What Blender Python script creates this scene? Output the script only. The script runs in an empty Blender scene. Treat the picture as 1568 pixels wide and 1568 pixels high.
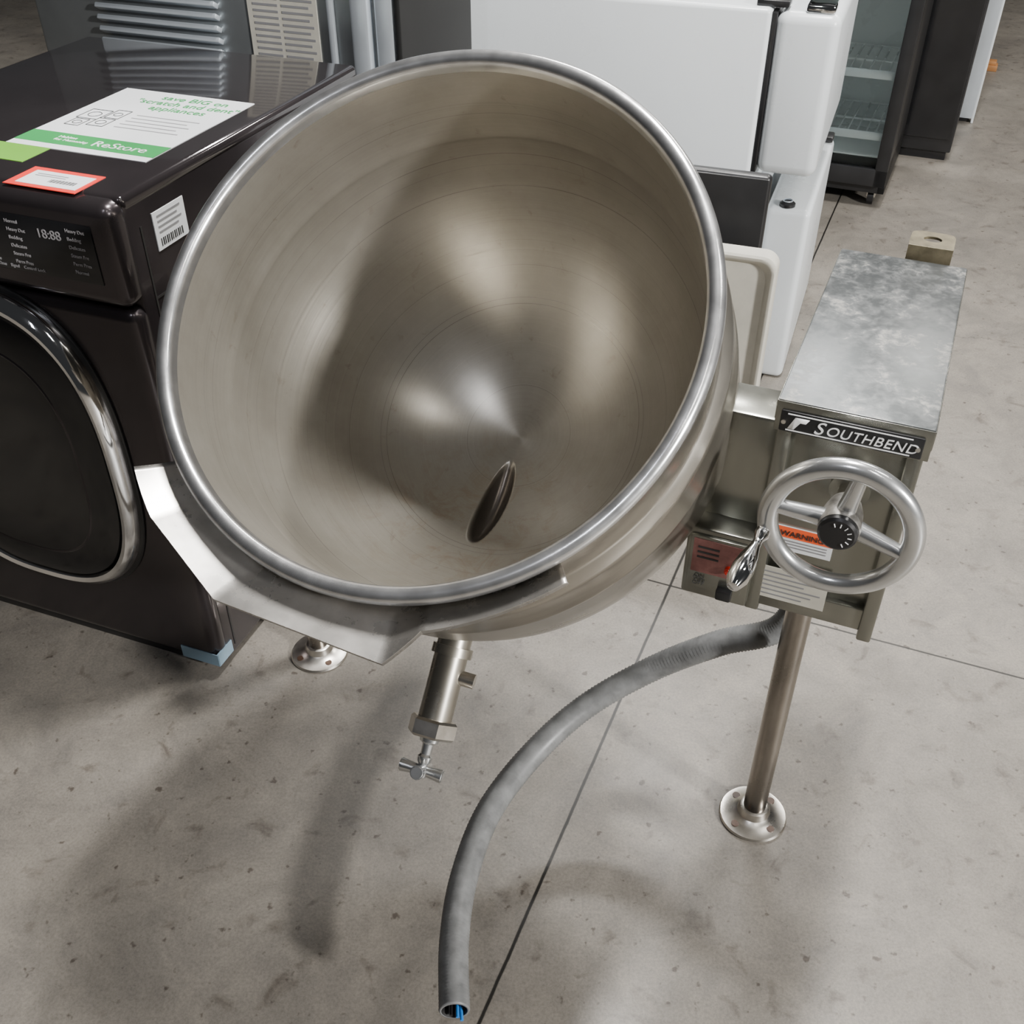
import bpy, bmesh, math, random
from mathutils import Vector, Matrix
random.seed(4)
scene=bpy.context.scene
C=bpy.context.collection
PI=math.pi
# ------------------------------------------------------------ materials
def new_mat(name):
    m=bpy.data.materials.new(name); m.use_nodes=True
    nt=m.node_tree; return m,nt,nt.nodes['Principled BSDF']
def N(nt,t,**k):
    n=nt.nodes.new(t)
    for a,b in k.items():
        if a in n.inputs: n.inputs[a].default_value=b
        else: setattr(n,a,b)
    return n
def add_rough_lobe(m,nt,b,rough2,fac):
    """mix in a second, rougher reflection lobe (worn brushed steel)"""
    L=nt.links
    b2=N(nt,'ShaderNodeBsdfPrincipled'); b2.inputs['Metallic'].default_value=1; b2.inputs['Roughness'].default_value=rough2
    src=b.inputs['Base Color'].links[0].from_socket; L.new(src,b2.inputs['Base Color'])
    mx=N(nt,'ShaderNodeMixShader'); mx.inputs[0].default_value=fac
    out=[n for n in nt.nodes if n.type=='OUTPUT_MATERIAL'][0]
    L.new(b.outputs[0],mx.inputs[1]); L.new(b2.outputs[0],mx.inputs[2]); L.new(mx.outputs[0],out.inputs[0])
def simple(name,col,rough=.5,metal=0,var=.12,scale=6,rvar=.1,bump=0,coat=0,emit=None,stretch=None,noise_detail=6,lobe=None):
    m,nt,b=new_mat(name); L=nt.links
    tc=N(nt,'ShaderNodeTexCoord'); mp=N(nt,'ShaderNodeMapping')
    if stretch: mp.inputs['Scale'].default_value=stretch
    L.new(tc.outputs['Object'],mp.inputs['Vector'])
    n=N(nt,'ShaderNodeTexNoise',Scale=scale,Detail=noise_detail,Roughness=.6)
    L.new(mp.outputs[0],n.inputs['Vector'])
    r=N(nt,'ShaderNodeValToRGB')
    r.color_ramp.elements[0].position=.3; r.color_ramp.elements[1].position=.7
    c0=[max(0,c*(1-var)) for c in col]+[1]; c1=[min(1,c*(1+var)) for c in col]+[1]
    r.color_ramp.elements[0].color=c0; r.color_ramp.elements[1].color=c1
    L.new(n.outputs['Fac'],r.inputs[0]); L.new(r.outputs[0],b.inputs['Base Color'])
    mr=N(nt,'ShaderNodeMapRange'); mr.inputs[3].default_value=max(0.02,rough-rvar); mr.inputs[4].default_value=min(1,rough+rvar)
    L.new(n.outputs['Fac'],mr.inputs[0]); L.new(mr.outputs[0],b.inputs['Roughness'])
    b.inputs['Metallic'].default_value=metal
    if coat: b.inputs['Coat Weight'].default_value=coat; b.inputs['Coat Roughness'].default_value=.05
    if bump:
        bp=N(nt,'ShaderNodeBump',Strength=bump,Distance=.002); L.new(n.outputs['Fac'],bp.inputs['Height']); L.new(bp.outputs[0],b.inputs['Normal'])
    if lobe: add_rough_lobe(m,nt,b,*lobe)
    return m
M={}
M['steel']=simple('brushed_steel',(.41,.385,.335),.28,1,.14,9,.08,lobe=(.6,.2))
M['steel_outer']=simple('kettle_outer_steel',(.40,.375,.33),.24,1,.15,5,.08,stretch=(1,1,6),lobe=(.6,.25))
M['rim']=simple('polished_rim',(.66,.66,.66),.23,1,.16,30,.10,lobe=(.6,.2))
M['lip']=simple('worn_lip_steel',(.56,.54,.51),.28,1,.24,14,.1,lobe=(.6,.35))
M['chrome']=simple('chrome',(.8,.8,.8),.07,1,.04,10,.03)
M['alu']=simple('cast_aluminium',(.66,.67,.67),.20,1,.08,25,.08,lobe=(.6,.2))
M['hub']=simple('rough_cast_hub',(.40,.385,.36),.5,1,.35,60,.15,bump=.5)
M['legpipe']=simple('leg_pipe_steel',(.29,.265,.235),.28,1,.4,14,.12,stretch=(1,1,.3))
M['foot']=simple('foot_flange_steel',(.60,.57,.52),.3,1,.25,20,.12)
M['box']=simple('console_steel',(.30,.30,.265),.24,1,.16,12,.08,stretch=(1,1,.2),lobe=(.6,.25))
M['tabmetal']=simple('tan_painted_metal',(.145,.125,.08),.45,.5,.35,40,.1)
M['black']=simple('black_plastic',(.012,.012,.013),.35,0,.2,10,.05)
M['blackgloss']=simple('black_gloss',(.010,.010,.011),.1,0,.2,10,.03)
M['white_pl']=simple('white_enamel',(.68,.715,.735),.28,0,.03,3,.05)
M['paper']=simple('white_paper',(.78,.80,.82),.6,0,.02,8,.03)
M['ink']=simple('ink',(.03,.03,.03),.6,0,.1,8,.03)
M['inkgrey']=simple('ink_grey',(.25,.25,.26),.6,0,.1,8,.03)
M['inkwhite']=simple('ink_white',(.85,.85,.85),.5,0,.02,8,.03)
M['displaygrey']=simple('display_legend',(.30,.29,.30),.5,0,.02,8,.03)
M['green']=simple('green_print',(.028,.30,.075),.5,0,.05,8,.03)
M['lime']=simple('lime_sticker',(.15,.40,.04),.5,0,.05,8,.03)
M['red']=simple('red_print',(.80,.04,.03),.45,0,.05,8,.03)
M['orange']=simple('orange_print',(.90,.12,.03),.45,0,.05,8,.03)
M['redlamp']=simple('indicator_red',(.5,.02,.01),.2,0,.05,8,.03)
M['dullred']=simple('painted_red_reflection',(.26,.12,.11),.35,.5,.3,40,.05)  # dull red reflection on the control plate, painted as a colour
M['cream']=simple('cream_plastic',(.55,.53,.46),.4,0,.14,9,.08)
M['grayap']=simple('gray_metal_panel',(.30,.32,.33),.35,.7,.12,4,.08)
M['silver']=simple('silver_trim',(.58,.63,.68),.3,.5,.08,6,.06)
M['blue']=simple('blue_wire',(.02,.2,.6),.4,0,.05,8,.03)
M['tape']=simple('blue_tape',(.20,.29,.36),.4,0,.1,12,.05)
M['wood']=simple('wood',(.40,.18,.06),.6,0,.2,8,.05,stretch=(1,8,1))
M['dark']=simple('dark_interior',(.006,.006,.006),.7,0,.2,8,.05)
M['hose']=simple('gray_hose',(.165,.168,.168),.42,.0,.30,34,.12,bump=.3,noise_detail=9)
M['dryer']=simple('black_stainless',(.055,.047,.050),.25,.75,.15,5,.06,coat=.25)
M['dryertop']=simple('black_glass_top',(.040,.034,.036),.10,.5,.2,4,.04,coat=.8)
M['amber']=simple('rusty_hole',(.07,.035,.02),.4,.0,.3,30,.1)
def lid_mat():
    m,nt,b=new_mat('stained_lid'); L=nt.links
    tc=N(nt,'ShaderNodeTexCoord')
    n1=N(nt,'ShaderNodeTexNoise',Scale=14,Detail=5,Roughness=.6); L.new(tc.outputs['Object'],n1.inputs[0])
    n2=N(nt,'ShaderNodeTexNoise',Scale=65,Detail=7,Roughness=.7,Distortion=.4); L.new(tc.outputs['Object'],n2.inputs[0])
    ml=N(nt,'ShaderNodeMath',operation='MULTIPLY'); L.new(n1.outputs['Fac'],ml.inputs[0]); L.new(n2.outputs['Fac'],ml.inputs[1])
    r=N(nt,'ShaderNodeValToRGB'); e=r.color_ramp.elements
    e[0].position=.17; e[0].color=(.10,.108,.11,1); e[1].position=.39; e[1].color=(.30,.295,.275,1)
    x=e.new(.29); x.color=(.145,.152,.153,1)
    L.new(ml.outputs[0],r.inputs[0]); L.new(r.outputs[0],b.inputs['Base Color'])
    b.inputs['Metallic'].default_value=.7
    mr=N(nt,'ShaderNodeMapRange'); mr.inputs[1].default_value=.2; mr.inputs[2].default_value=.4; mr.inputs[3].default_value=.36; mr.inputs[4].default_value=.6
    L.new(ml.outputs[0],mr.inputs[0]); L.new(mr.outputs[0],b.inputs['Roughness'])
    return m
M['lid']=lid_mat()
def bowl_mat():
    m,nt,b=new_mat('kettle_inner_steel'); L=nt.links
    tc=N(nt,'ShaderNodeTexCoord'); g=tc.outputs['Object']
    def noise(sc,d,ro,src=g,dist=0):
        n=N(nt,'ShaderNodeTexNoise',Scale=sc,Detail=d,Roughness=ro,Distortion=dist); L.new(src,n.inputs[0]); return n.outputs['Fac']
    def ramp(f,p0,c0,p1,c1):
        r=N(nt,'ShaderNodeValToRGB'); e=r.color_ramp.elements
        e[0].position=p0; e[0].color=(*c0,1); e[1].position=p1; e[1].color=(*c1,1); L.new(f,r.inputs[0]); return r.outputs[0]
    def mix(a,c,f=1,bt='MULTIPLY'):
        x=N(nt,'ShaderNodeMix',data_type='RGBA',blend_type=bt)
        if isinstance(f,(int,float)): x.inputs[0].default_value=f
        else: L.new(f,x.inputs[0])
        L.new(a,x.inputs[6]); L.new(c,x.inputs[7]); return x.outputs[2]
    def math_(op,a,c=None):
        n=N(nt,'ShaderNodeMath',operation=op)
        for i,v in enumerate((a,c)):
            if v is None: continue
            if isinstance(v,(int,float)): n.inputs[i].default_value=v
            else: L.new(v,n.inputs[i])
        return n.outputs[0]
    sx=N(nt,'ShaderNodeSeparateXYZ'); L.new(g,sx.inputs[0])
    X,Y,Z=sx.outputs[0],sx.outputs[1],sx.outputs[2]
    q=math_('SQRT',math_('ADD',math_('MULTIPLY',X,X),math_('MULTIPLY',Y,Y)))
    cx=N(nt,'ShaderNodeCombineXYZ'); L.new(q,cx.inputs[0]); L.new(Z,cx.inputs[1])
    n2=noise(200,6,.8,cx.outputs[0])
    col=ramp(noise(5,9,.7),.3,(.425,.395,.34),.7,(.53,.505,.45))
    col=mix(col,ramp(noise(24,7,.68,dist=.6),.62,(1,1,1),.76,(.68,.61,.53)),.7)
    col=mix(col,ramp(n2,.3,(.90,.90,.90),.7,(1,1,1)))
    vd=N(nt,'ShaderNodeVectorMath',operation='DISTANCE'); vd.inputs[1].default_value=(-.01,-.19,-.45); L.new(g,vd.inputs[0])
    mk=N(nt,'ShaderNodeMapRange'); mk.inputs[1].default_value=.06; mk.inputs[2].default_value=.25; mk.inputs[3].default_value=.6; mk.inputs[4].default_value=0
    L.new(vd.outputs['Value'],mk.inputs[0])
    nz=N(nt,'ShaderNodeMapRange'); nz.inputs[1].default_value=.50; nz.inputs[2].default_value=.64; L.new(noise(18,9,.75,dist=.8),nz.inputs[0])
    mm=math_('MULTIPLY',mk.outputs[0],nz.outputs[0])
    tan=N(nt,'ShaderNodeRGB'); tan.outputs[0].default_value=(.37,.295,.21,1)
    col=mix(col,tan.outputs[0],mm,'MIX')
    # shade inside the draw-off recess, painted into the steel colour
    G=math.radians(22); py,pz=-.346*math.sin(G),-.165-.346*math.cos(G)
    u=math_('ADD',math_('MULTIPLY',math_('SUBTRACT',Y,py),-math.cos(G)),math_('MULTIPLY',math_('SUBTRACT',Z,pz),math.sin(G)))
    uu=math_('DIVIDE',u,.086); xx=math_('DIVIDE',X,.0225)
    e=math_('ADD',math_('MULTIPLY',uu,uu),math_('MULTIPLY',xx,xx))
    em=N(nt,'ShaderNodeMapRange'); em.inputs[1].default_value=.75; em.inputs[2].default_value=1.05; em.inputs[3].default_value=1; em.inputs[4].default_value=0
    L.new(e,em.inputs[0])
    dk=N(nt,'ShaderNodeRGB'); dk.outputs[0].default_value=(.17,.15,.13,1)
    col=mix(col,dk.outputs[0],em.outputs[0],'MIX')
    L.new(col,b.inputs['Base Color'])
    b.inputs['Metallic'].default_value=1
    mr=N(nt,'ShaderNodeMapRange'); mr.inputs[1].default_value=.3; mr.inputs[2].default_value=.7; mr.inputs[3].default_value=.26; mr.inputs[4].default_value=.34
    L.new(n2,mr.inputs[0]); L.new(mr.outputs[0],b.inputs['Roughness'])
    b.inputs['Anisotropic'].default_value=.55; b.inputs['Anisotropic Rotation'].default_value=.25
    tg=N(nt,'ShaderNodeTangent',direction_type='RADIAL',axis='Z'); L.new(tg.outputs[0],b.inputs['Tangent'])
    add_rough_lobe(m,nt,b,.78,.42)
    return m
M['bowl']=bowl_mat()
def floor_mat():
    m,nt,b=new_mat('stained_concrete'); L=nt.links
    tc=N(nt,'ShaderNodeTexCoord'); g=tc.outputs['Object']
    def noise(sc,d=6,ro=.6,src=g,dist=0):
        n=N(nt,'ShaderNodeTexNoise',Scale=sc,Detail=d,Roughness=ro,Distortion=dist); L.new(src,n.inputs[0]); return n.outputs['Fac']
    def ramp(f,p0,c0,p1,c1):
        r=N(nt,'ShaderNodeValToRGB'); e=r.color_ramp.elements
        e[0].position=p0; e[0].color=(*c0,1); e[1].position=p1; e[1].color=(*c1,1); L.new(f,r.inputs[0]); return r.outputs[0]
    def mul(a,c,f=1):
        x=N(nt,'ShaderNodeMix',data_type='RGBA',blend_type='MULTIPLY'); x.inputs[0].default_value=f
        L.new(a,x.inputs[6]); L.new(c,x.inputs[7]); return x.outputs[2]
    base=ramp(noise(1.3,8,.6),.3,(.190,.173,.148),.72,(.262,.240,.207))
    col=mul(base,ramp(noise(6,10,.78,dist=.5),.30,(.64,.64,.66),.60,(1.06,1.05,1.04)))
    col=mul(col,ramp(noise(190,4,.8),.3,(.66,.66,.66),.6,(1,1,1)))
    col=mul(col,ramp(noise(15,5,.55,dist=.6),.59,(1,1,1),.74,(.44,.40,.38)),.85)
    col=mul(col,ramp(noise(42,3,.5),.65,(1,1,1),.72,(.36,.32,.30)),.9)
    sx=N(nt,'ShaderNodeSeparateXYZ'); L.new(g,sx.inputs[0])
    wob=noise(9,5,.7)
    def line(cx,cy,off,w,wamp,dark):
        a=N(nt,'ShaderNodeMath',operation='MULTIPLY'); a.inputs[1].default_value=cx; L.new(sx.outputs[0],a.inputs[0])
        c=N(nt,'ShaderNodeMath',operation='MULTIPLY_ADD'); c.inputs[1].default_value=cy; L.new(sx.outputs[1],c.inputs[0]); L.new(a.outputs[0],c.inputs[2])
        d=N(nt,'ShaderNodeMath',operation='MULTIPLY_ADD'); d.inputs[1].default_value=wamp; L.new(wob,d.inputs[0]); L.new(c.outputs[0],d.inputs[2])
        e=N(nt,'ShaderNodeMath',operation='SUBTRACT'); e.inputs[1].default_value=off+wamp*.5; L.new(d.outputs[0],e.inputs[0])
        f=N(nt,'ShaderNodeMath',operation='ABSOLUTE'); L.new(e.outputs[0],f.inputs[0])
        mr=N(nt,'ShaderNodeMapRange'); mr.inputs[1].default_value=w*.5; mr.inputs[2].default_value=w; mr.inputs[3].default_value=dark; mr.inputs[4].default_value=1
        L.new(f.outputs[0],mr.inputs[0])
        cc=N(nt,'ShaderNodeCombineColor'); [L.new(mr.outputs[0],cc.inputs[i]) for i in range(3)]
        return cc.outputs[0]
    col=mul(col,line(.9245,-.381,-.355,.0040,.004,.05))
    col=mul(col,line(.381,.9245,1.84,.0034,.004,.08))
    col=mul(col,line(.93,-.36,.98,.0020,.16,.5))
    col=mul(col,line(.93,-.36,.52,.0014,.22,.65))
    col=mul(col,line(.30,.95,3.35,.0020,.12,.55))
    L.new(col,b.inputs['Base Color'])
    mr=N(nt,'ShaderNodeMapRange'); mr.inputs[3].default_value=.30; mr.inputs[4].default_value=.6
    L.new(noise(5),mr.inputs[0]); L.new(mr.outputs[0],b.inputs['Roughness'])
    bp=N(nt,'ShaderNodeBump',Strength=.15,Distance=.002); L.new(noise(90,5,.7),bp.inputs['Height']); L.new(bp.outputs[0],b.inputs['Normal'])
    return m
M['floor']=floor_mat()
def glass_mat():
    m,nt,b=new_mat('cooler_glass'); b.inputs['Base Color'].default_value=(.9,.95,.93,1)
    b.inputs['Transmission Weight'].default_value=1; b.inputs['Roughness'].default_value=.03; b.inputs['IOR'].default_value=1.1
    n=N(nt,'ShaderNodeTexNoise',Scale=3); mr=N(nt,'ShaderNodeMapRange'); mr.inputs[3].default_value=.01; mr.inputs[4].default_value=.03
    nt.links.new(n.outputs['Fac'],mr.inputs[0]); nt.links.new(mr.outputs[0],b.inputs['Roughness'])
    return m
M['glass']=glass_mat()
# ------------------------------------------------------------ geometry helpers
class Frame:
    def __init__(s,name,alpha,s0,r0):
        a=math.radians(alpha); ca,sa=math.cos(a),math.sin(a)
        e=bpy.data.objects.new(name,None); e.empty_display_size=.1; C.objects.link(e)
        e.location=(s0*ca+r0*sa,-s0*sa+r0*ca,0); e.rotation_euler=(0,0,-a)
        s.e=e; s.o=Vector((s0,r0,0))
def finish(ob,fr,smooth=False):
    if fr is not None:
        ob.parent=fr.e; ob.location=ob.location-fr.o
    return ob
def from_bm(name,bm,mat,fr,smooth=False,loc=None,rot=None):
    me=bpy.data.meshes.new(name); bm.to_mesh(me); bm.free()
    for mm in (mat if isinstance(mat,list) else [mat]): me.materials.append(M[mm])
    ob=bpy.data.objects.new(name,me); C.objects.link(ob)
    if loc: ob.location=loc
    if rot: ob.rotation_euler=rot
    finish(ob,fr,False)
    if smooth:
        for p in me.polygons: p.use_smooth=True
        if smooth=='auto':
            me.set_sharp_from_angle(angle=math.radians(35))
    return ob
def box(name,a,b,mat,fr,bev=.003,seg=2,rot=None,cut=None):
    bm=bmesh.new(); bmesh.ops.create_cube(bm,size=1)
    a=Vector(a); b=Vector(b); c=(a+b)/2; d=b-a
    for v in bm.verts: v.co=Vector((v.co.x*d.x,v.co.y*d.y,v.co.z*d.z))
    if bev: bmesh.ops.bevel(bm,geom=bm.edges[:],offset=min(bev,min(abs(d.x),abs(d.y),abs(d.z))*.45),segments=seg,affect='EDGES',profile=.5)
    return from_bm(name,bm,mat,fr,'auto',loc=c,rot=rot)
def align(p0,p1):
    p0=Vector(p0);p1=Vector(p1); d=p1-p0
    q=d.to_track_quat('Z','Y'); return Matrix.Translation((p0+p1)/2)@q.to_matrix().to_4x4(), d.length
def cyl(name,p0,p1,r,mat,fr,r2=None,seg=40,bev=0,smooth='auto'):
    m,l=align(p0,p1); bm=bmesh.new()
    bmesh.ops.create_cone(bm,cap_ends=True,segments=seg,radius1=r,radius2=r if r2 is None else r2,depth=l)
    if bev:
        es=[e for e in bm.edges if len(e.link_faces)==2 and e.calc_face_angle()>1.0 and abs(e.verts[0].co.z-e.verts[1].co.z)<1e-5]
        bmesh.ops.bevel(bm,geom=es,offset=bev,segments=3,affect='EDGES')
    bm.transform(m)
    return from_bm(name,bm,mat,fr,smooth)
def lathe_bm(prof,seg=64,mats=None,closed=False):
    bm=bmesh.new(); rings=[]
    for (r,z) in prof:
        if r<1e-6: rings.append([bm.verts.new((0,0,z))])
        else: rings.append([bm.verts.new((r*math.cos(2*PI*i/seg),r*math.sin(2*PI*i/seg),z)) for i in range(seg)])
    n=len(rings)
    for k in range(n if closed else n-1):
        A=rings[k];B=rings[(k+1)%n]
        for i in range(seg):
            j=(i+1)%seg
            if len(A)==1 and len(B)==1: continue
            if len(A)==1: f=bm.faces.new((A[0],B[j],B[i]))
            elif len(B)==1: f=bm.faces.new((A[i],A[j],B[0]))
            else: f=bm.faces.new((A[i],A[j],B[j],B[i]))
            if mats: f.material_index=mats[k]
    bmesh.ops.recalc_face_normals(bm,faces=bm.faces[:])
    return bm
def lathe(name,prof,p0,p1,mat,fr,seg=48,closed=False):
    p0=Vector(p0); d=Vector(p1)-p0
    bm=lathe_bm(prof,seg,None,closed); bm.transform(Matrix.Translation(p0)@d.to_track_quat('Z','Y').to_matrix().to_4x4())
    return from_bm(name,bm,mat,fr,'auto')
def torus(name,c,axis,R,r,mat,fr,seg=96,ms=20,flat=1.0):
    prof=[(R+r*math.cos(2*PI*i/ms),r*flat*math.sin(2*PI*i/ms)) for i in range(ms)]
    c=Vector(c)
    return lathe(name,prof,c,c+Vector(axis),mat,fr,seg,closed=True)
def tube(name,pts,r,mat,fr,cyclic=False,res=12,cap=True):
    cu=bpy.data.curves.new(name,'CURVE'); cu.dimensions='3D'; cu.bevel_depth=r; cu.bevel_resolution=5; cu.resolution_u=res; cu.use_fill_caps=cap
    sp=cu.splines.new('NURBS'); sp.points.add(len(pts)-1)
    for p,q in zip(sp.points,pts): p.co=(*q,1)
    sp.use_endpoint_u=True; sp.order_u=3; sp.use_cyclic_u=cyclic
    ob=bpy.data.objects.new(name,cu); cu.materials.append(M[mat]); C.objects.link(ob)
    return finish(ob,fr)
def text(name,s,loc,size,mat,fr,rot=(PI/2,0,0),al='LEFT',ex=.0004,space=1.0,shear=0):
    cu=bpy.data.curves.new(name,'FONT'); cu.body=s; cu.size=size; cu.extrude=ex; cu.align_x=al; cu.space_character=space; cu.shear=shear
    cu.materials.append(M[mat]); ob=bpy.data.objects.new(name,cu); C.objects.link(ob)
    ob.location=loc; ob.rotation_euler=rot
    return finish(ob,fr)
def sheet(name,verts,faces,mat,fr,solid=.002,loc=None,rot=None,smooth=True):
    bm=bmesh.new(); vs=[bm.verts.new(v) for v in verts]
    for f in faces: bm.faces.new([vs[i] for i in f])
    bmesh.ops.recalc_face_normals(bm,faces=bm.faces[:])
    ob=from_bm(name,bm,mat,fr,'auto' if smooth else False,loc=loc,rot=rot)
    if solid:
        md=ob.modifiers.new('s','SOLIDIFY'); md.thickness=solid; md.offset=0
    return ob
# ------------------------------------------------------------ floor
bm=bmesh.new(); bmesh.ops.create_grid(bm,x_segments=4,y_segments=4,size=12)
bm.transform(Matrix.Translation((0,5,0)))
from_bm('floor',bm,'floor',None)
# ------------------------------------------------------------ KETTLE
K=Frame('tilting_steam_kettle',23,-.536,1.30)
CS,CR,CZ=-.565,1.04,1.055; PHI=math.radians(39.5)
RI=.346; LC=.165
prof=[];mi=[]
nb=110
for i in range(nb+1):
    g=PI/2*i/nb; prof.append((RI*math.sin(g),-LC-RI*math.cos(g))); mi.append(0)
prof.append((RI-.0005,-LC+.003)); mi.append(0)
prof.append((RI+.0005,-LC+.008)); mi.append(0)
for z in (-.12,-.08,-.04,-.02): prof.append((RI+.003*(1+z/.2),z)); mi.append(0)
mi[-1]=1
for i in range(13):
    t=PI-PI*1.25*i/12; prof.append((RI+.0150+.0115*math.cos(t),-.010+.011*math.sin(t))); mi.append(1)
outer=[(.361,-.028),(.359,-.06),(.359,-.115),(.362,-.12),(.373,-.128),(.375,-.14),(.375,-.20),(.377,-.205),(.377,-.215),(.375,-.22)]
for p in outer: prof.append(p); mi.append(2)
for i in range(1,33):
    g=PI/2*(1-i/32); prof.append((.375*math.sin(g),-.275-.375*math.cos(g)*.98)); mi.append(2)
mi=mi[:len(prof)-1]
bm=lathe_bm(prof,384,mi)
G0=math.radians(22)
for v in bm.verts:
    x,y,z=v.co; rr=math.sqrt(x*x+y*y)
    if z<-.25 and abs(math.sqrt(rr*rr+(z+LC)**2)-RI)<.002:
        u=math.atan2(-y,-(z+LC))*RI-G0*RI; w=.0225
        e=(u/.086)**2+(x/w)**2
        if e<1:
            dpt=.024*(1-e)**.85*(1+.35*u/.086)
            d=Vector((x,y,z+LC)).normalized(); v.co+=d*dpt
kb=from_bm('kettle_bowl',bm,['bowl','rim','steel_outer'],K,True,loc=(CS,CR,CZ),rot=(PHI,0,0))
def kp(x,rho,Lz):
    c,s=math.cos(PHI),math.sin(PHI)
    y=-rho; z=-Lz
    return Vector((CS+x,CR+y*c-z*s,CZ+y*s+z*c))
# pour lip
verts=[];faces=[]
A_END=-44
key=[(A_END,.062,.008),(-34,.070,.006),(-15,.078,.002),(16,.080,.000),(22,.042,-.004),(38,.036,-.004),(48,.036,.000)]
PS0=-3
def interp(a):
    for (a0,w0,h0),(a1,w1,h1) in zip(key,key[1:]):
        if a0<=a<=a1:
            t=(a-a0)/(a1-a0); return w0+(w1-w0)*t,h0+(h1-h0)*t,(a0,w0,a1,w1,t)
nn=92; RW=.360
for i in range(nn+1):
    a=A_END+(48-A_END)*i/nn; w,h,k=interp(a)
    a0,w0,a1,w1,t=k
    pa=Vector(((RW+w0)*math.sin(math.radians(a0)),(RW+w0)*math.cos(math.radians(a0))))
    pb=Vector(((RW+w1)*math.sin(math.radians(a1)),(RW+w1)*math.cos(math.radians(a1))))
    q=pa+(pb-pa)*t; rr=q.length if (-34<=a<=16) else RW+w
    inner=[(RW-.002,-.052),(RW+.3*(rr-RW),-.042),(RW+.65*(rr-RW),-.024),(rr,h-.008),(rr+.001,h-.014)]
    for (ro,zz) in inner:
        an=math.radians(a+PS0); verts.append((ro*math.sin(an),-ro*math.cos(an),zz))
for i in range(nn):
    for j in range(4):
        faces.append((i*5+j,i*5+j+1,(i+1)*5+j+1,(i+1)*5+j))
sheet('pour_lip',verts,faces,'lip',K,.0025,loc=(CS,CR,CZ),rot=(PHI,0,0))
# draw-off tube + valve
LD=.47
VD=Vector((0.03,-.70,-.707)).normalized(); V0=kp(.010,.27,LD)
def vp(x,d,l=0):
    return V0+VD*d+Vector((x,0,0))+Vector((0,.707,-.707))*l
cyl('draw_off_tube',vp(0,-.03),vp(0,.225),.0275,'steel',K,bev=.002)
cyl('tube_collar',vp(0,.10),vp(0,.115),.033,'steel',K)
lathe('valve_nut',[(0,0),(.036,0),(.040,.004),(.040,.026),(.036,.03),(0,.03)],vp(0,.218),vp(0,.6),'foot',K,seg=6)
lathe('valve_stem',[(0,0),(.017,0),(.015,.01),(.009,.014),(.0085,.03),(.012,.034),(.011,.042),(.008,.046),(.008,.056),(0,.056)],vp(0,.246),vp(0,.6),'alu',K,seg=24)
hc=vp(0,.302)
lathe('valve_knob',[(0,0),(.010,0),(.013,.006),(.009,.016),(0,.018)],vp(0,.296),vp(0,.7),'alu',K,seg=24)
for i in range(4):
    a=i*PI/2+.15
    cyl('valve_spoke_%d'%i,hc,vp(math.cos(a)*.036,.302,math.sin(a)*.036),.0075,'alu',K,r2=.0115,seg=14,bev=.002)
cyl('side_plug',vp(.02,.145),vp(.048,.145,.004),.012,'foot',K)
# trunnions, legs
TZ,TR=.785,1.27
def leg(tag,s,r,top):
    cyl('leg_%s'%tag,(s,r,.012),(s,r,top),.0205,'legpipe',K)
    lathe('foot_%s'%tag,[(0,0),(.060,0),(.062,.003),(.060,.007),(.040,.010),(.030,.017),(.026,.030),(.021,.032),(0,.032)],(s,r,0),(s,r,1),'foot',K)
    for i in range(4):
        a=PI/4+.2+i*PI/2; q=Vector((s+.045*math.cos(a),r+.045*math.sin(a),0))
        cyl('bolt_hole_%s_%d'%(tag,i),q+Vector((0,0,.004)),q+Vector((0,0,.0102)),.0072,'amber',K,seg=16)
leg('right',-.053,1.277,.60)
leg('left',-1.019,1.324,.83)
cyl('left_trunnion',(-1.03,1.305,TZ),(-.90,1.305,TZ),.035,'steel',K)
box('left_bearing',(-1.05,1.26,.73),(-.985,1.37,.85),'steel',K,.006)
# housing between kettle and console
box('trunnion_housing',(-.245,1.205,.715),(-.125,1.285,.900),'box',K,.006)
box('control_housing',(-.222,1.165,.60),(-.125,1.30,.725),'box',K,.004)
box('control_plate',(-.215,1.160,.62),(-.135,1.166,.715),'box',K,.001)
cyl('indicator_lamp',(-.155,1.162,.668),(-.155,1.150,.668),.006,'redlamp',K,bev=.002)
box('rocker_switch',(-.168,1.148,.614),(-.145,1.162,.632),'black',K,.003)
box('control_reflection',(-.210,1.1585,.650),(-.140,1.1602,.710),'dullred',K,0)  # thin panel standing in for the plate's reddish reflection
text('control_legend','ON\nOFF',(-.205,1.158,.637),.010,'ink',K)
for i in range(3): box('control_legend_line_%d'%i,(-.203,1.1578,.695-i*.009),(-.172,1.1588,.698-i*.009),'ink',K,0)
cyl('gear_boss',(-.26,TR,TZ),(-.18,TR,TZ),.060,'steel',K)
# console
s0,s1,r0,r1,zb,zt=-.128,.055,1.182,1.668,.585,.95
box('console_body',(s0+.006,r0+.014,zb+.03),(s1-.006,r1-.004,zt-.012),'box',K,.002)
box('console_lid',(s0-.004,r0-.006,zt-.008),(s1+.005,r1+.006,zt),'lid',K,.002)
box('lid_skirt_front',(s0-.004,r0-.007,zt-.046),(s1+.005,r0-.003,zt-.002),'box',K,.001)
box('lid_skirt_left',(s0-.005,r0-.006,zt-.03),(s0-.002,r1+.006,zt-.002),'box',K,.001)
box('lid_skirt_right',(s1+.003,r0-.006,zt-.03),(s1+.006,r1+.006,zt-.002),'box',K,.001)
box('front_flange_left',(s0,r0,zb),(s0+.020,r0+.03,zt-.02),'box',K,.003)
box('front_flange_right',(s1-.020,r0,zb-.005),(s1,r0+.03,zt-.02),'box',K,.003)
box('front_bottom',(s0+.01,r0+.004,zb+.01),(s1-.01,r0+.03,zb+.05),'box',K,.003)
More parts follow.
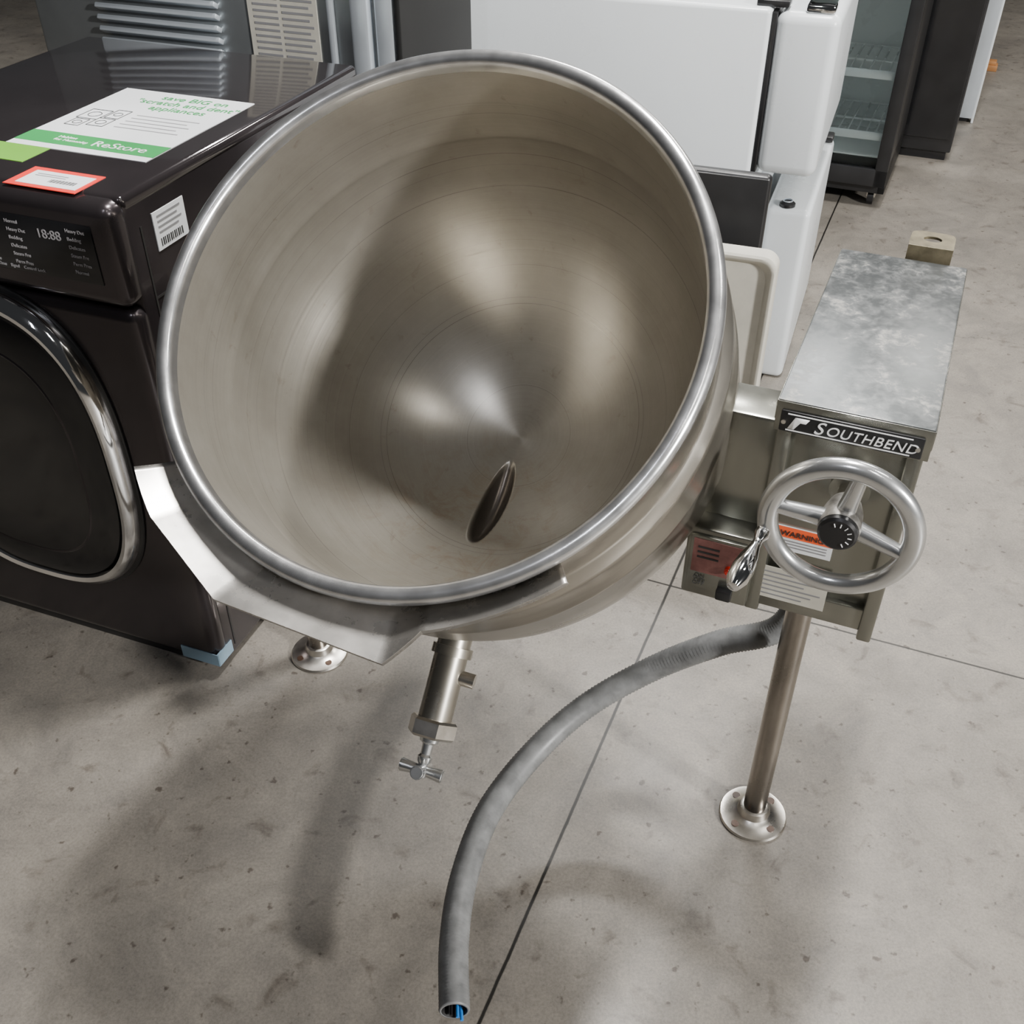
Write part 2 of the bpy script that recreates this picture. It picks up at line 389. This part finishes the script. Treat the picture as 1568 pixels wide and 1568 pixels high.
box('console_side_seam',(s1-.006,1.40,zb+.03),(s1-.003,1.405,zt-.02),'black',K,0)
box('nameplate',(s0+.003,r0-.0115,zt-.043),(s1-.004,r0-.007,zt-.012),'black',K,.003)
box('nameplate_line',(s0+.012,r0-.0122,zt-.040),(s1-.018,r0-.0113,zt-.0385),'inkwhite',K,0)
box('nameplate_line_top',(s0+.012,r0-.0122,zt-.0165),(s1-.018,r0-.0113,zt-.015),'inkwhite',K,0)
text('nameplate_letter','S',(s0+.046,r0-.0122,zt-.0365),.026,'inkwhite',K,shear=.3)
text('nameplate_text','OUTHBEND',(s0+.061,r0-.0122,zt-.0355),.0195,'inkwhite',K,shear=.25,space=1.08)
sheet('nameplate_bolt',[(s0+.014,r0-.0122,zt-.037),(s0+.022,r0-.0122,zt-.019),(s0+.040,r0-.0122,zt-.019),(s0+.036,r0-.0122,zt-.026),(s0+.029,r0-.0122,zt-.026),(s0+.022,r0-.0122,zt-.037)],[(0,1,2,3,4,5)],'inkwhite',K,.0004)
cyl('rivet_1',(s0+.008,r0-.014,zt-.028),(s0+.008,r0-.009,zt-.028),.003,'foot',K,seg=12)
cyl('rivet_2',(s1-.010,r0-.014,zt-.028),(s1-.010,r0-.009,zt-.028),.003,'foot',K,seg=12)
box('warning_label',(-.112,r0+.0115,.700),(-.025,r0+.0142,.741),'paper',K,0)
box('warning_band',(-.112,r0+.0108,.723),(-.025,r0+.0116,.741),'orange',K,0)
text('warning_text','WARNING',(-.098,r0+.0104,.7265),.0125,'ink',K)
for i in range(3): box('warning_line_%d'%i,(-.108,r0+.0108,.717-i*.005),(-.032,r0+.0114,.7185-i*.005),'inkgrey',K,0)
box('notice_label',(-.116,r0+.0015,.615),(-.018,r0+.0035,.672),'cream',K,0)
for i in range(6): box('notice_line_%d'%i,(-.112,r0+.0008,.663-i*.0082),(-.026-.012*(i%3),r0+.0014,.665-i*.0082),'inkgrey',K,0)
# rear tab : flat plate with a hole, standing on a bent bracket
w=.034
bm=bmesh.new(); ov=[]; n=48
for i in range(n):
    a=2*PI*i/n; dx,dy=math.cos(a),math.sin(a)
    R=((abs(dx)/w)**5+(abs(dy)/.030)**5)**(-1/5) if dy>0 else min(w/max(abs(dx),1e-6), .034/max(abs(dy),1e-6))
    ov.append((bm.verts.new((0.014*dx,.011*dy,0)),bm.verts.new((R*dx,R*dy,0))))
for i in range(n):
    j=(i+1)%n; bm.faces.new((ov[i][0],ov[i][1],ov[j][1],ov[j][0]))
tb=from_bm('rear_tab',bm,'tabmetal',K,False,loc=(.000,1.722,.968)); md=tb.modifiers.new('s','SOLIDIFY'); md.thickness=.004
box('rear_tab_bracket',(-.034,1.686,.885),(.034,1.690,.969),'tabmetal',K,.001)
box('rear_tab_foot',(-.034,1.672,.885),(.034,1.690,.889),'tabmetal',K,.001)
# wheel
WS,WR,WZ=-.0215,1.088,.839
prof=[(.088+.0135*math.cos(2*PI*i/20),.0125*math.sin(2*PI*i/20)) for i in range(20)]
lathe('wheel_rim',prof,(WS,WR,WZ),(WS,WR-1,WZ),'alu',K,seg=96,closed=True)
for i,a in enumerate((-12,172,82)):
    a=math.radians(a)
    p1=Vector((WS+.085*math.cos(a),WR,WZ+.085*math.sin(a))); p0=Vector((WS+.012*math.cos(a),WR+.012,WZ+.012*math.sin(a)))
    cyl('wheel_spoke_%d'%i,p0,p1,.013,'alu',K,r2=.009,seg=20)
lathe('wheel_hub',[(0,-.05),(.020,-.05),(.025,-.03),(.0265,.0),(.025,.006),(0,.006)],(WS,WR,WZ),(WS,WR-1,WZ),'hub',K,seg=32)
lathe('dial_knob',[(0,0),(.0245,0),(.0245,.008),(.021,.011),(0,.012)],(WS,WR-.005,WZ),(WS,WR-1,WZ),'black',K,seg=32)
for i in range(7):
    a=math.radians(-20+i*28)
    cyl('dial_tick_%d'%i,(WS+.013*math.sin(a),WR-.0172,WZ+.013*math.cos(a)),(WS+.018*math.sin(a),WR-.0172,WZ+.018*math.cos(a)),.0007,'inkwhite',K,seg=6)
cyl('wheel_shaft',(WS,WR,WZ),(WS,r0+.02,WZ),.014,'steel',K)
cyl('wheel_bearing',(WS,r0-.012,WZ),(WS,r0+.02,WZ),.026,'box',K)
hp=Vector((WS-.088,WR-.006,WZ-.026))
lathe('crank_handle',[(0,0),(.009,0),(.010,.012),(.006,.020),(.0068,.032),(.012,.052),(.0145,.072),(.0135,.090),(.008,.103),(0,.107)],hp,hp+Vector((-.14,-1,-.20)),'chrome',K,seg=32)
def w2f(p,al=23):
    a=math.radians(al); x,y,z=p; return (x*math.cos(a)-y*math.sin(a),x*math.sin(a)+y*math.cos(a),z)
hpts=[(.50,1.30,.60),(.49,1.30,.50),(.45,1.265,.42),(.355,1.28,.367),(.252,1.303,.281),(.136,1.27,.221),(.042,1.2,.18),(-.037,1.087,.165),(-.076,.967,.158),(-.088,.854,.159),(-.083,.745,.16)]
hf=[Vector(w2f(p)) for p in hpts]
def catmull(P,n=14):
    o=[]; Q=[P[0]*2-P[1]]+P+[P[-1]*2-P[-2]]
    for i in range(1,len(Q)-2):
        for k in range(n):
            t=k/n; a,b,c,d=Q[i-1],Q[i],Q[i+1],Q[i+2]
            o.append(.5*((2*b)+(c-a)*t+(2*a-5*b+4*c-d)*t*t+(3*b-a-3*c+d)*t**3))
    o.append(P[-1]); return o
cp=catmull(hf,40)
bm=bmesh.new(); rings=[]; seg=28
def ringat(p,t,r):
    q=t.to_track_quat('Z','Y'); return [bm.verts.new(p+q@Vector((r*math.cos(2*PI*i/seg),r*math.sin(2*PI*i/seg),0))) for i in range(seg)]
for i,p in enumerate(cp):
    t=(cp[min(i+1,len(cp)-1)]-cp[max(i-1,0)]).normalized()
    rings.append(ringat(p,t,.0222+.0008*(1 if i%2 else -1)))
t=(cp[-1]-cp[-3]).normalized()
for k in range(0,12): rings.append(ringat(cp[-1]-t*k*.008,t,.0188))
nr=len(rings)
for k,(A,B) in enumerate(zip(rings,rings[1:])):
    for i in range(seg):
        f=bm.faces.new((A[i],A[(i+1)%seg],B[(i+1)%seg],B[i]))
        if k>=nr-12: f.material_index=1
bmesh.ops.recalc_face_normals(bm,faces=bm.faces[:])
from_bm('flexible_conduit',bm,['hose','dark'],K,True)
e=cp[-1]
for i,(dx,dz,mt) in enumerate([(.004,-.006,'blue'),(-.004,-.009,'black'),(.009,-.010,'blue')]):
    tube('conduit_wire_%d'%i,[e-t*.08+Vector((dx,0,dz)),e-t*.03+Vector((dx,0,dz)),e+t*.004+Vector((dx*1.3,0,dz))],.0025,mt,K)
# ------------------------------------------------------------ DRYER
D=Frame('clothes_dryer',20.6,-1.47,1.64)
a0,a1,b0,b1,H=-1.815,-1.125,1.232,2.06,1.04
box('cabinet',(a0,b0+.03,.02),(a1,b1,H-.012),'dryer',D,.006)
box('top_panel',(a0-.001,b0+.028,H-.03),(a1+.001,b1,H),'dryertop',D,.012,4)
box('front_lower_panel',(a0,b0,.03),(a1,b0+.05,.855),'dryer',D,.022,5)
box('control_fascia',(a0,b0-.004,.858),(a1,b0+.05,H-.004),'dryer',D,.022,5)
box('display_panel',(-1.72,b0-.0065,.90),(-1.165,b0-.003,1.0),'blackgloss',D,.002)
text('display_digits','18:88',(-1.275,b0-.0072,.968),.022,'displaygrey',D)
rows=['Perm Press   Low','Normal    High','Heavy Duty  Eco','Bedding   Mid','Delicates   On','Steam Fresh']
for i in range(6):
    for j,xx in enumerate((-1.40,-1.335,-1.215)):
        text('legend_%d_%d'%(i,j),rows[(i+j)%6][:9],(xx,b0-.0072,.985-i*.014),.0085,'displaygrey',D)
text('legend_row','Power    Wrinkle Care    Less Time    More Time    Signal    Control Lock',(-1.52,b0-.0072,.906),.008,'displaygrey',D)
def dl(name,prof,mat,hw=.265,hh=.335,ex=2.7):
    bm=lathe_bm(prof,128)
    for v in bm.verts:
        th=math.atan2(v.co.y,v.co.x)
        f=((abs(math.cos(th))/hw)**ex+(abs(math.sin(th))/hh)**ex)**(-1/ex)/.312
        v.co.x*=f; v.co.y*=f
    bm.transform(Matrix.Translation((-1.485,b0,.525))@Matrix.Rotation(PI/2,4,'X'))
    from_bm(name,bm,mat,D,'auto')
dl('door_recess',[(0,.001),(.320,.001),(.320,.004),(.318,.006),(0,.006)],'black')
dl('door_ring_chrome',[(.280,.004),(.312,.004),(.312,.012),(.307,.028),(.297,.036),(.288,.034),(.284,.026),(.280,.004)],'chrome')
dl('door_glass',[(0,.046),(.12,.047),(.2,.045),(.25,.041),(.280,.032),(.285,.018),(.285,.004)],'blackgloss')
dl('door_inner_ring',[(.216,.0440),(.219,.0452),(.222,.0430)],'dryer')
box('base_kick',(a0+.02,b0+.02,.0),(a1-.02,b1-.03,.03),'black',D,.003)
box('side_panel_seam',(a1-.0005,b0+.06,.04),(a1+.0012,b0+.064,.98),'black',D,0)
box('side_trim_line',(a1-.0005,b0+.064,.852),(a1+.0012,b1-.01,.856),'black',D,0)
box('corner_tape',(a1-.09,b0-.002,.030),(a1+.0015,b0+.0,.062),'tape',D,0)
box('corner_tape_side',(a1-.002,b0+.0,.030),(a1+.0022,b0+.05,.062),'tape',D,0)
zt2=H
box('sign_paper',(-1.47,1.405,zt2),(-1.18,1.745,zt2+.0012),'paper',D,0)
box('sign_green_band',(-1.47,1.425,zt2+.0012),(-1.18,1.478,zt2+.0017),'green',D,0)
text('sign_title','save BIG on\n"scratch and dent"\nappliances',(-1.29,1.705,zt2+.0015),.030,'green',D,rot=(0,0,0),al='CENTER')
text('sign_logo','ReStore',(-1.32,1.438,zt2+.002),.034,'inkwhite',D,rot=(0,0,0))
text('sign_logo_small','Habitat\nfor Humanity',(-1.40,1.455,zt2+.002),.013,'inkwhite',D,rot=(0,0,0))
for i in range(5): box('sign_line_%d'%i,(-1.345,1.605-i*.017,zt2+.0012),(-1.21-.015*(i%2),1.608-i*.017,zt2+.0016),'inkgrey',D,0)
for i,(x,y,w_,h_) in enumerate([(-1.445,1.56,.045,.05),(-1.395,1.575,.03,.045),(-1.44,1.52,.03,.035),(-1.40,1.53,.035,.04)]):
    P=[(x,y),(x+w_,y),(x+w_,y+h_),(x,y+h_)]
    for j in range(4):
        q0,q1=P[j],P[(j+1)%4]; cyl('sign_sketch_%d_%d'%(i,j),(*q0,zt2+.0013),(*q1,zt2+.0013),.0009,'ink',D,seg=6)
    torus('sign_sketch_circle_%d'%i,(x+w_/2,y+h_/2,zt2+.0013),(0,0,1),w_*.28,.0008,'ink',D,seg=24,ms=6)
box('price_tag_red',(-1.338,1.248,zt2),(-1.198,1.325,zt2+.0012),'red',D,0)
box('price_tag_white',(-1.322,1.258,zt2+.0012),(-1.206,1.312,zt2+.0018),'paper',D,0)
for i in range(16): box('tag_bar_%d'%i,(-1.27+i*.0032,1.272,zt2+.0018),(-1.27+i*.0032+.0012+.0008*(i%2),1.284,zt2+.0021),'ink',D,0)
for i in range(2): box('tag_line_%d'%i,(-1.31,1.298-i*.007,zt2+.0018),(-1.25,1.3005-i*.007,zt2+.0021),'inkgrey',D,0)
box('lime_sticker',(-1.50,1.335,zt2),(-1.375,1.405,zt2+.001),'lime',D,0)
box('side_label',(a1,1.325,.925),(a1+.0018,1.41,.99),'paper',D,0)
for i in range(4): box('side_label_line_%d'%i,(a1+.001,1.335,.980-i*.009),(a1+.0024,1.398-.01*(i%2),.983-i*.009),'inkgrey',D,0)
for i in range(12): box('side_label_bar_%d'%i,(a1+.001,1.335+i*.0052,.931),(a1+.0024,1.337+i*.0052+.001*(i%2),.944),'ink',D,0)
# ------------------------------------------------------------ gray appliance behind dryer
Gf=Frame('gray_refrigerator',20.6,-1.6,2.4)
box('cabinet',(-2.10,2.22,.03),(-1.10,2.60,1.62),'grayap',Gf,.01)
box('side_skin',(-1.10,2.20,.03),(-1.085,2.60,1.62),'dark',Gf,.004)
box('base',(-2.08,2.25,0),(-1.11,2.58,.04),'black',Gf,.003)
for i in range(16):
    box('louver_%d'%i,(-1.90,2.200,.80+i*.026),(-1.56,2.222,.812+i*.026),'silver',Gf,.003,rot=(math.radians(-30),0,0))
box('spec_label',(-1.48,2.2165,.98),(-1.30,2.2195,1.30),'cream',Gf,0)
for i in range(22):
    box('spec_line_%d'%i,(-1.465,2.2155,.992+i*.0135),(-1.40,2.2164,.997+i*.0135),'inkgrey',Gf,0); box('spec_line_b%d'%i,(-1.39,2.2155,.992+i*.0135),(-1.32+.01*(i%2),2.2164,.997+i*.0135),'inkgrey',Gf,0)
box('edge_strip_1',(-1.205,2.19,.03),(-1.16,2.222,1.62),'silver',Gf,.008)
box('edge_strip_2',(-1.150,2.20,.03),(-1.105,2.222,1.62),'silver',Gf,.008)
box('edge_strip_3',(-1.27,2.205,.03),(-1.255,2.222,1.62),'silver',Gf,.004)
Bf=Frame('black_refrigerator',19.4,-1.6,3.85)
box('cabinet',(-1.95,3.62,.03),(-1.25,4.1,1.62),'blackgloss',Bf,.01)
box('door',(-1.95,3.59,.06),(-1.25,3.615,1.62),'black',Bf,.008)
box('base',(-1.93,3.63,0),(-1.27,4.09,.04),'black',Bf,.003)
# ------------------------------------------------------------ white refrigerator
Wf=Frame('white_refrigerator',19.4,-.7,3.15)
box('cabinet',(-1.17,2.807,.04),(-.318,3.50,1.055),'white_pl',Wf,.012,3)
box('door_gasket',(-.320,2.82,.65),(-.304,3.49,1.045),'black',Wf,.003)
box('upper_door',(-.306,2.812,.65),(-.150,3.49,1.05),'white_pl',Wf,.028,6)
box('lower_front',(-.320,2.82,.05),(-.292,3.49,.55),'white_pl',Wf,.008)
box('hinge_cover',(-.36,2.83,1.054),(-.28,2.88,1.07),'black',Wf,.004)
box('door_handle',(-.24,2.825,1.048),(-.17,2.93,1.066),'chrome',Wf,.007)
box('plinth',(-1.15,2.83,0),(-.33,3.48,.045),'black',Wf,.003)
Sf=Frame('white_appliance_door',19.4,-.21,3.23)
box('door_slab',(-.270,2.90,0.0),(-.146,3.572,.53),'white_pl',Sf,.02,4)
lathe('hinge_cap_near',[(0,0),(.022,0),(.022,.008),(.014,.014),(0,.014)],(-.215,2.93,.53),(-.215,2.93,1),'black',Sf,seg=24)
lathe('hinge_cap_ring',[(.010,.0142),(.014,.0142),(.012,.0165)],(-.215,2.93,.53),(-.215,2.93,1),'silver',Sf,seg=24)
box('hinge_cap_far',(-.265,3.50,.53),(-.15,3.565,.548),'black',Sf,.005)
Tf=Frame('television',19.4,-.45,2.42)
def wf2(p,al=19.4):
    a=math.radians(al); x,y=p; return (x*math.cos(a)-y*math.sin(a),x*math.sin(a)+y*math.cos(a))
s_,r_=wf2((.598,2.37))
box('back_shell',(s_-.62,r_,0),(s_,r_+.035,.78),'black',Tf,.012,4)
box('bezel',(s_-.615,r_-.006,.005),(s_-.005,r_,.775),'black',Tf,.003)
Pf=Frame('plastic_basin',19.4,-.3,2.2)
s_,r_=wf2((.60,2.20))
bm=bmesh.new()
def rr(x0,x1,z0,z1,rad,y,n=6):
    o=[]
    for cx,cz,st in ((x1-rad,z1-rad,0),(x0+rad,z1-rad,90),(x0+rad,z0+rad,180),(x1-rad,z0+rad,270)):
        for i in range(n+1):
            a=math.radians(st+90*i/n); o.append(bm.verts.new((cx+rad*math.cos(a),y,cz+rad*math.sin(a))))
    return o
loops=[rr(s_-.42,s_,0,.655,.035,r_+.05),rr(s_-.42,s_,0,.655,.035,r_+.004),rr(s_-.415,s_-.005,.005,.65,.033,r_),rr(s_-.408,s_-.010,.012,.645,.03,r_),rr(s_-.404,s_-.014,.016,.641,.03,r_+.003),rr(s_-.395,s_-.024,.026,.630,.04,r_+.018)]
for A,B in zip(loops,loops[1:]):
    n=len(A)
    for i in range(n): bm.faces.new((A[i],A[(i+1)%n],B[(i+1)%n],B[i]))
bm.faces.new(loops[-1]); bm.faces.new(loops[0]); bmesh.ops.recalc_face_normals(bm,faces=bm.faces[:])
from_bm('basin_shell',bm,'cream',Pf,'auto')
# ------------------------------------------------------------ glass cooler
Cf=Frame('glass_door_cooler',23,-.54,4.65)
x0,x1,y0,y1=-.88,-.23,4.356,4.95
box('side_right',(x1-.03,y0+.04,.06),(x1,y1,1.9),'black',Cf,.004)
box('side_left',(x0,y0+.04,.06),(x0+.03,y1,1.9),'black',Cf,.004)
box('back_wall',(x0,y1-.03,.06),(x1,y1,1.9),'grayap',Cf,.004)
box('cabinet_top',(x0,y0+.04,1.87),(x1,y1,1.92),'black',Cf,.004)
box('cabinet_bottom',(x0,y0+.04,.06),(x1,y1,.20),'black',Cf,.004)
box('liner_floor',(x0+.03,y0+.05,.20),(x1-.03,y1-.03,.205),'white_pl',Cf,0)
box('liner_right',(x1-.036,y0+.05,.20),(x1-.031,y1-.03,1.87),'white_pl',Cf,0)
box('liner_back',(x0+.03,y1-.036,.20),(x1-.03,y1-.031,1.87),'white_pl',Cf,0)
for i,(pa,pb) in enumerate([((x0,.10),(x0+.05,1.88)),((x1-.05,.10),(x1,1.88)),((x0,.10),(x1,.17)),((x0,1.8),(x1,1.88))]):
    box('door_frame_%d'%i,(pa[0],y0,pa[1]),(pb[0],y0+.035,pb[1]),'black',Cf,.004)
box('door_glass',(x0+.045,y0+.012,.165),(x1-.045,y0+.018,1.81),'glass',Cf,0)
for k,zs in enumerate((.27,.50,.80,1.10,1.40)):
    for j in range(16):
        xx=x0+.05+j*(x1-x0-.1)/15; cyl('shelf_%d_wire_%d'%(k,j),(xx,y0+.06,zs),(xx,y1-.05,zs),.0035,'white_pl',Cf,seg=6)
    for yy in (y0+.06,y1-.06,(y0+y1)/2): cyl('shelf_%d_bar_%d'%(k,int(yy*100)),(x0+.04,yy,zs),(x1-.04,yy,zs),.005,'white_pl',Cf,seg=8)
    box('shelf_%d_front'%k,(x0+.04,y0+.05,zs-.004),(x1-.04,y0+.056,zs+.028),'silver',Cf,.001)
for i,(xx,yy) in enumerate([(x1-.05,y0+.09),(x0+.05,y0+.09),(x1-.05,y1-.06),(x0+.05,y1-.06)]):
    cyl('caster_%d'%i,(xx-.012,yy,.03),(xx+.012,yy,.03),.03,'black',Cf,seg=20); box('caster_fork_%d'%i,(xx-.018,yy-.012,.03),(xx+.018,yy+.012,.065),'foot',Cf,.002)
Ef=Frame('black_display_cabinet',23,-.2,5.3)
box('cabinet',(-.42,5.08,.04),(-.024,5.62,1.9),'black',Ef,.006)
box('plinth',(-.40,5.10,0),(-.04,5.6,.045),'blackgloss',Ef,.003)
box('door_panel',(-.41,5.066,.10),(-.034,5.082,1.86),'blackgloss',Ef,.004)
Hf=Frame('silver_display_cabinet',23,-.2,6.0)
box('cabinet',(-.45,5.70,0.02),(.035,6.5,1.9),'silver',Hf,.006)
box('side_trim_front',(.03,5.70,0),(.042,5.74,1.9),'white_pl',Hf,.003)
box('side_trim_mid',(.03,5.95,0),(.042,5.98,1.9),'grayap',Hf,.003)
box('foot_rail',(-.44,5.72,0),(.02,6.48,.03),'black',Hf,.002)
Of=Frame('wood_blocks',23,.06,6.75)
box('block_lower',(.0,6.70,0),(.10,6.78,.03),'wood',Of,.004)
box('block_upper',(.01,6.71,.03),(.09,6.77,.05),'wood',Of,.004)
# ------------------------------------------------------------ lights
w=bpy.data.worlds.new('World'); scene.world=w; w.use_nodes=True
bg=w.node_tree.nodes['Background']; bg.inputs[0].default_value=(.93,.96,1,1); bg.inputs[1].default_value=.035
def area(name,loc,target,sx,sy,e,col=(1,.96,.9)):
    l=bpy.data.lights.new(name,'AREA'); l.shape='RECTANGLE'; l.size=sx; l.size_y=sy; l.energy=e; l.color=col
    o=bpy.data.objects.new(name,l); C.objects.link(o); o.location=loc
    o.rotation_euler=(Vector(target)-Vector(loc)).to_track_quat('-Z','Y').to_euler(); return o
area('high_bay_lamp_right',(5.7,-3.5,3.7),(0,1.2,.9),.6,.4,1050,(1,.98,.95))
area('ceiling_lamp_overhead',(.75,2.2,4.5),(.2,1.4,.2),.25,.9,290,(1,.98,.95))
area('ceiling_lamp_back',(.7,5.2,4.4),(0,1.2,.5),1.2,.25,140,(1,.98,.95))
area('ceiling_lamp_a',(1.3,-1.0,4.4),(.2,1.2,.3),.12,.8,18,(1,.97,.92))
area('ceiling_lamp_b',(-.9,-1.4,4.4),(-.1,1.2,.3),.12,.8,30,(.90,.92,1))
area('ceiling_lamp_c',(2.6,1.0,4.4),(.4,1.2,.3),.12,.8,26,(1,.97,.92))
area('ceiling_lamp_far',(3.4,5.6,4.4),(1.8,4.5,.3),1.2,.3,120)
# ------------------------------------------------------------ camera
cd=bpy.data.cameras.new('camera'); cd.sensor_width=36; cd.lens=36*1600/1568; cd.clip_start=.02
co=bpy.data.objects.new('camera',cd); C.objects.link(co); co.location=(0,0,1.65)
co.rotation_euler=(math.radians(90-37.9),0,0); scene.camera=co
